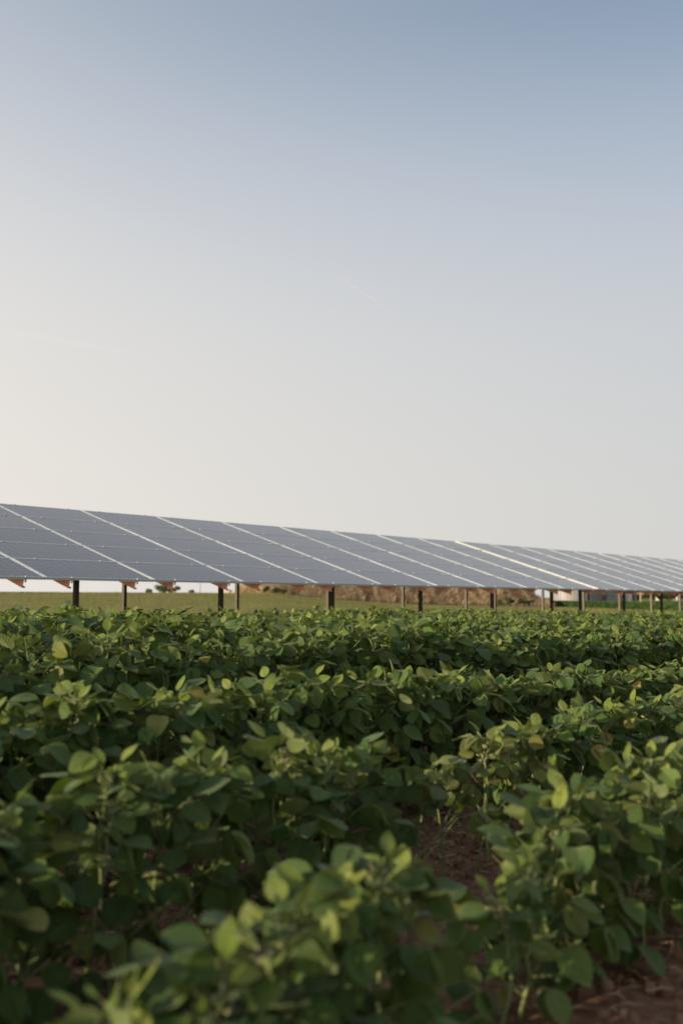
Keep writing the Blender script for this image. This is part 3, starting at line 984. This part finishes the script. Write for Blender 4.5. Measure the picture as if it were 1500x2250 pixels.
# ------------------------------------------------------------------ far crop field at the right
def far_crop():
    # ridge rows of foliage: near edge from (1225, depth 118) to (1520, depth 88), running back to 205 m
    V, F, RN, o = [], [], [], 0
    rs = np.random.default_rng(77)
    n = 90000
    t = rs.uniform(1205, 1640, n)
    near = np.interp(t, [1205, 1500, 1640], [102, 74, 68])
    q = rs.random(n) ** 2.6
    d = near + q * (206 - near)
    edge = rs.random(n) < .30
    d = np.where(edge, near + rs.random(n) * 1.0, d)
    r_ = (t - 750) / FPX * d
    x = FW[0] * d + RT[0] * r_; y = FW[1] * d + RT[1] * r_
    g = ground_z(x, y)
    hgt = .46 + .10 * vnoise(x * .8, y * .8, 5) + .06 * np.sin(y * 2 * math.pi / .76 * .5)
    hgt = hgt * (1 - .72 * sm(d - near, 8, 16))
    z = g + np.where(edge, rs.random(n) ** .7 * hgt, hgt * rs.uniform(.8, 1.03, n))
    P = np.stack([x, y, z], 1)
    a = rs.normal(size=(n, 3)) * np.array([1, 1, .5]); a /= np.linalg.norm(a, axis=1)[:, None]
    b = np.cross(a, rs.normal(size=(n, 3))); b /= np.linalg.norm(b, axis=1)[:, None]
    s = (.055 * rs.uniform(.6, 1.4, n) * (1 + .9 * q))[:, None]
    Vq = np.stack([P - a * s, P + b * s * .8, P + a * s, P - b * s * .8], 1).reshape(-1, 3)
    Fq = (np.arange(n) * 4)[:, None] + np.arange(4)
    return Vq, Fq, np.repeat(np.clip(rs.random(n) * .7 + .3 * vnoise(x * .3, y * .3, 9), 0, 1), 4)
V, F, RN = far_crop()
M_FARCROP = rnd_material('far_crop_leaf', [(0, (.026, .058, .018)), (.5, (.045, .090, .026)), (1, (.075, .125, .036))], .7, .25)
tag(link('far_crop', npmesh('far_crop', V, F, M_FARCROP, smooth=False, attrs={'rnd': RN})), 'second green crop field in front of the grain bins, beyond the lawn strip', 'crop field', kind='stuff')
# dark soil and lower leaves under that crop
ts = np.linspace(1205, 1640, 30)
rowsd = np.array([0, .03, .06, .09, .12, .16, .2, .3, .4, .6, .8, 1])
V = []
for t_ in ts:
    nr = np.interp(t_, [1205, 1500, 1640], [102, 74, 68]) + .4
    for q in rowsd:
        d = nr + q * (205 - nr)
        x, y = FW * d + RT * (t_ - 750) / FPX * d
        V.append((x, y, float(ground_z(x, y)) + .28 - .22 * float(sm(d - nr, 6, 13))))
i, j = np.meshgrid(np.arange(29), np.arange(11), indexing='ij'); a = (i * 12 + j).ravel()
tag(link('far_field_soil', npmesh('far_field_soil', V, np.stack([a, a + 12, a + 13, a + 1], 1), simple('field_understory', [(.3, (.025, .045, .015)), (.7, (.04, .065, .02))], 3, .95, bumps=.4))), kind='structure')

# ------------------------------------------------------------------ grain bins
def corrugated():
    m, t, p = newmat('corrugated_galvanised')
    v = objcoord(t)
    s = t.nodes.new('ShaderNodeSeparateXYZ'); t.links.new(v, s.inputs[0])
    n = noise(t, 1.2, 5, v)
    band = mathn(t, 'FRACT', mathn(t, 'MULTIPLY', s.outputs[2], 1 / .82))
    band = mathn(t, 'LESS_THAN', band, .06)
    c = ramp(t, n, [(.3, (.19, .20, .215)), (.7, (.27, .28, .30))])
    c = mixc(t, mathn(t, 'MULTIPLY', band, .5), c, (.20, .19, .19))
    t.links.new(c, p.inputs['Base Color'])
    p.inputs['Metallic'].default_value = .25
    p.inputs['Roughness'].default_value = .6
    w = mathn(t, 'SINE', mathn(t, 'MULTIPLY', s.outputs[2], 2 * math.pi / .102))
    bump(t, p, w, .5, .01)
    return m
M_CORR = corrugated()
def grain_bin(px, d, dia, wall_h, label):
    p = at(px, d); p.z -= .02
    root = empty('grain_bin', p)
    tag(root, label, 'grain bin', 'grain bins behind the far crop')
    Rr = dia / 2
    na = 64
    th = np.arange(na) * 2 * math.pi / na
    V, F = [], []
    for z in (0, wall_h):
        V += [[Rr * math.cos(a), Rr * math.sin(a), z] for a in th]
    F = [[k, (k + 1) % na, na + (k + 1) % na, na + k] for k in range(na)]
    link('wall', npmesh('wall', V, np.array(F), M_CORR), root)
    sp = []
    ns = int(math.pi * dia / .72)
    for k in range(ns):
        a = 2 * math.pi * k / ns
        c, s = math.cos(a), math.sin(a)
        sp.append(((Rr + .03) * c, (Rr + .03) * s, wall_h / 2, .06, .07, wall_h - .05, [[c, -s, 0], [s, c, 0], [0, 0, 1]]))
    for k, sx in enumerate(sp[:ns]):
        pass
    v1, f1 = boxes([(0, 0, 0, .06, .07, wall_h - .05)])
    me_s = npmesh('stiffener', v1, f1, M_CORR, smooth=False)
    for k in range(ns):
        a = 2 * math.pi * k / ns
        link('stiffener', me_s, root, ((Rr + .032) * math.cos(a), (Rr + .032) * math.sin(a), wall_h / 2), (0, 0, a))
    rh = dia * .24
    V = [[Rr * 1.03 * math.cos(a), Rr * 1.03 * math.sin(a), wall_h - .03] for a in th] + [[.45 * math.cos(a), .45 * math.sin(a), wall_h + rh] for a in th] + [[0, 0, wall_h + rh + .1]]
    Q = [[k, (k + 1) % na, na + (k + 1) % na, na + k] for k in range(na)]
    T = [[na + k, na + (k + 1) % na, 2 * na] for k in range(na)]
    link('roof', npmesh('roof', V, [np.array(Q), np.array(T)], M_CORR), root)
    v, f = boxes([(0, 0, 1.25, .12, .9, 1.9)])
    a = math.radians(255)
    link('door', npmesh('door', v, f, M_GALV, smooth=False), root, (Rr * math.cos(a), Rr * math.sin(a), 0), (0, 0, a))
    return root
grain_bin(1254, 220, 9.1, 6.4, 'wide galvanised grain bin, leftmost and brightest of the three')
grain_bin(1309, 232, 7.2, 6.2, 'middle galvanised grain bin, half hidden behind the leftmost bin')
grain_bin(1362, 226, 6.6, 6.3, 'narrow galvanised grain bin, rightmost of the three')

# ------------------------------------------------------------------ T shaped timber markers, red post, far shed
def tpost(px, d, top_py, w, label):
    p = at(px, d)
    root = empty('timber_marker', p)
    tag(root, label, 'timber post')
    H = EYE + (HORY - top_py) / FPX * d - p.z
    v, f = boxes([(0, 0, H / 2 - .1, .13, .13, H + .2)])
    link('upright', npmesh('upright', v, f, M_WOOD, smooth=False), root, (0, 0, 0), (0, 0, HEAD))
    v, f = boxes([(0, 0, 0, .12, w, .14)])
    link('crossbar', npmesh('crossbar', v, f, M_WOOD, smooth=False), root, (-.13 * FW[0], -.13 * FW[1], H - .12), (0, 0, HEAD))
    return root
tpost(1250, 128, 1300, .72, 'pale timber T post standing in front of the leftmost grain bin')
tpost(1403, 126, 1302, .84, 'pale timber T post in the far crop right of the grain bins')

p = at(1451, 205)
root = empty('marker_post', p); tag(root, 'small red topped marker post before the dark trees', 'marker post')
v, f = tube([(0, 0, 0), (0, 0, .75)], [.06, .06], 8); link('shaft', npmesh('shaft', v, f, M_WHITE), root)
v, f = tube([(0, 0, .75), (0, 0, .8), (0, 0, 1.2), (0, 0, 1.28)], [.08, .13, .13, .05], 8); link('cap', npmesh('cap', v, f, M_RED), root)

def shed(px, d, w, h, dep, label):
    p = at(px, d)
    root = empty('shed', p, HEAD); tag(root, label, 'shed')
    v, f = boxes([(dep / 2, 0, h / 2, dep, w, h)])
    link('wall', npmesh('wall', v, f, M_WHITE, smooth=False), root)
    V = [[-.2, -w / 2 - .2, h], [dep + .2, -w / 2 - .2, h], [dep + .2, w / 2 + .2, h], [-.2, w / 2 + .2, h], [-.2, 0, h + w * .22], [dep + .2, 0, h + w * .22]]
    F = [np.array([[0, 1, 5, 4], [2, 3, 4, 5], [0, 3, 2, 1]]), np.array([[0, 4, 3], [1, 2, 5]])]
    link('roof', npmesh('roof', V, F, M_ROOF, smooth=False), root)
    v, f = boxes([(-.02, 0, 1.1, .06, 1.0, 2.1)]); link('door', npmesh('door', v, f, M_GALV, smooth=False), root, (0, w * .2, 0))
    v, f = boxes([(-.02, 0, 1.6, .06, .8, .7)]); wd = link('window', npmesh('window', v, f, M_GLASSD, smooth=False), root, (0, -w * .25, 0))
shed(1436, 330, 2.4, 2.6, 4, 'tiny white shed glimpsed between the dark trees')
shed(1506, 300, 4.5, 3.2, 7, 'white shed at the right edge before the dark trees')

# ------------------------------------------------------------------ far trees
def tree(px, d, H, W, label, seed, n=2600, leaf=.22):
    rs = np.random.default_rng(seed)
    p = at(px, d)
    root = empty('tree', p)
    tag(root, label, 'tree', 'dark trees behind the far crop')
    cs, rd = [], []
    for k in range(16):
        a = rs.uniform(0, 6.28); q = rs.random() ** .5
        zz = H * rs.uniform(.12, .88)
        wr = W * .5 * math.sin(math.pi * min(.95, max(.12, zz / H * .85 + .1))) 
        cs.append((math.cos(a) * q * wr * .8, math.sin(a) * q * wr * .8, zz)); rd.append(rs.uniform(.16, .27) * W)
    V, F, RN = leaf_cloud(cs, rd, n, leaf, .8, seed)
    V[:, 2] = np.clip(V[:, 2], .15, H * 1.02)
    link('crown', npmesh('crown', V, F, M_TREE, smooth=False, attrs={'rnd': RN}), root)
    parts = [tube([(0, 0, -.2), (.1, 0, H * .3), (0, .1, H * .75)], [.035 * H, .024 * H, .008 * H], 8)]
    for k in range(7):
        c = np.array(cs[k]); z0 = min(c[2] * .6, H * .5)
        parts.append(tube([(0, 0, z0), c * np.array([.5, .5, 1]) * .9 + np.array([0, 0, z0 * .05]), c], [.012 * H, .008 * H, .003 * H], 5))
    v, f = join(parts)
    link('trunk', npmesh('trunk', v, f, M_BARK), root)
tl = ['dark tree standing right behind the rightmost grain bin', 'dark bushy tree between the timber T post and the white shed', 'broad dark tree just right of the tiny white shed',
      'dark tree above the small red topped marker', 'reddish dark tree left of the white shed at the right edge', 'dark tree at the right edge behind the white shed', 'dark tree beyond the right edge of the view']
for k, (px, H, W) in enumerate([(1394, 6.6, 6.5), (1418, 7.2, 5.0), (1451, 7.6, 5.6), (1470, 6.8, 5.0), (1489, 7.4, 5.6), (1522, 8.0, 7.5), (1568, 8.2, 8)]):
    tree(px, 285 + 9 * (k % 3), H, W, tl[k], 300 + k)
bush('bush', 'foliage', at(1392, 240), 4.2, 2.3, M_TREE, 'dark low bush against the right side of the rightmost bin', 'bush', 401, 1400, leaf=.14)
bush('bush', 'foliage', at(1425, 262), 5.5, 2.2, M_TREE, 'dark bush right of the timber T post below the trees', 'bush', 402, 1800, leaf=.14)
bush('bush', 'foliage', at(1466, 262), 6.0, 2.3, M_TREE, 'dark wide bush behind the small red topped marker', 'bush', 403, 1800, leaf=.14)

# ------------------------------------------------------------------ contrails high in the sky
def trail_mat(name, alpha):
    m, t, p = newmat(name)
    p.inputs['Base Color'].default_value = (.95, .88, .84, 1)
    p.inputs['Roughness'].default_value = 1
    p.inputs['Specular IOR Level'].default_value = 0
    n = noise(t, .0016, 2, objcoord(t))
    t.links.new(mathn(t, 'MULTIPLY', n, alpha), p.inputs['Alpha'])
    return m
def contrail(a, b, D, w0, w1, mat, label):
    A = np.array(at(a[0], D, py=a[1])); B = np.array(at(b[0], D * 1.05, py=b[1]))
    n = 24
    t = np.linspace(0, 1, n)[:, None]
    pts = A + (B - A) * t
    rad = np.interp(t[:, 0], [0, .15, .6, 1], [w0 * .1, w0, w1, w1 * .1])
    v, f = tube(pts, rad, 8)
    c = v.mean(0)
    o = link('contrail', npmesh('contrail', v - c, f, mat), None, Vector(c))
    tag(o, label, 'contrail')
MT = trail_mat('thin_ice_cloud', .34)
contrail((738, 588), (862, 674), 20000, 20, 16, MT, 'short faint white contrail slanting down to the right in mid sky')

contrail((-40, 712), (330, 776), 20000, 80, 60, trail_mat('spread_ice_cloud', .028), 'broad very faint streak of old contrail low in the left sky')
print('objects', len(scene.objects))
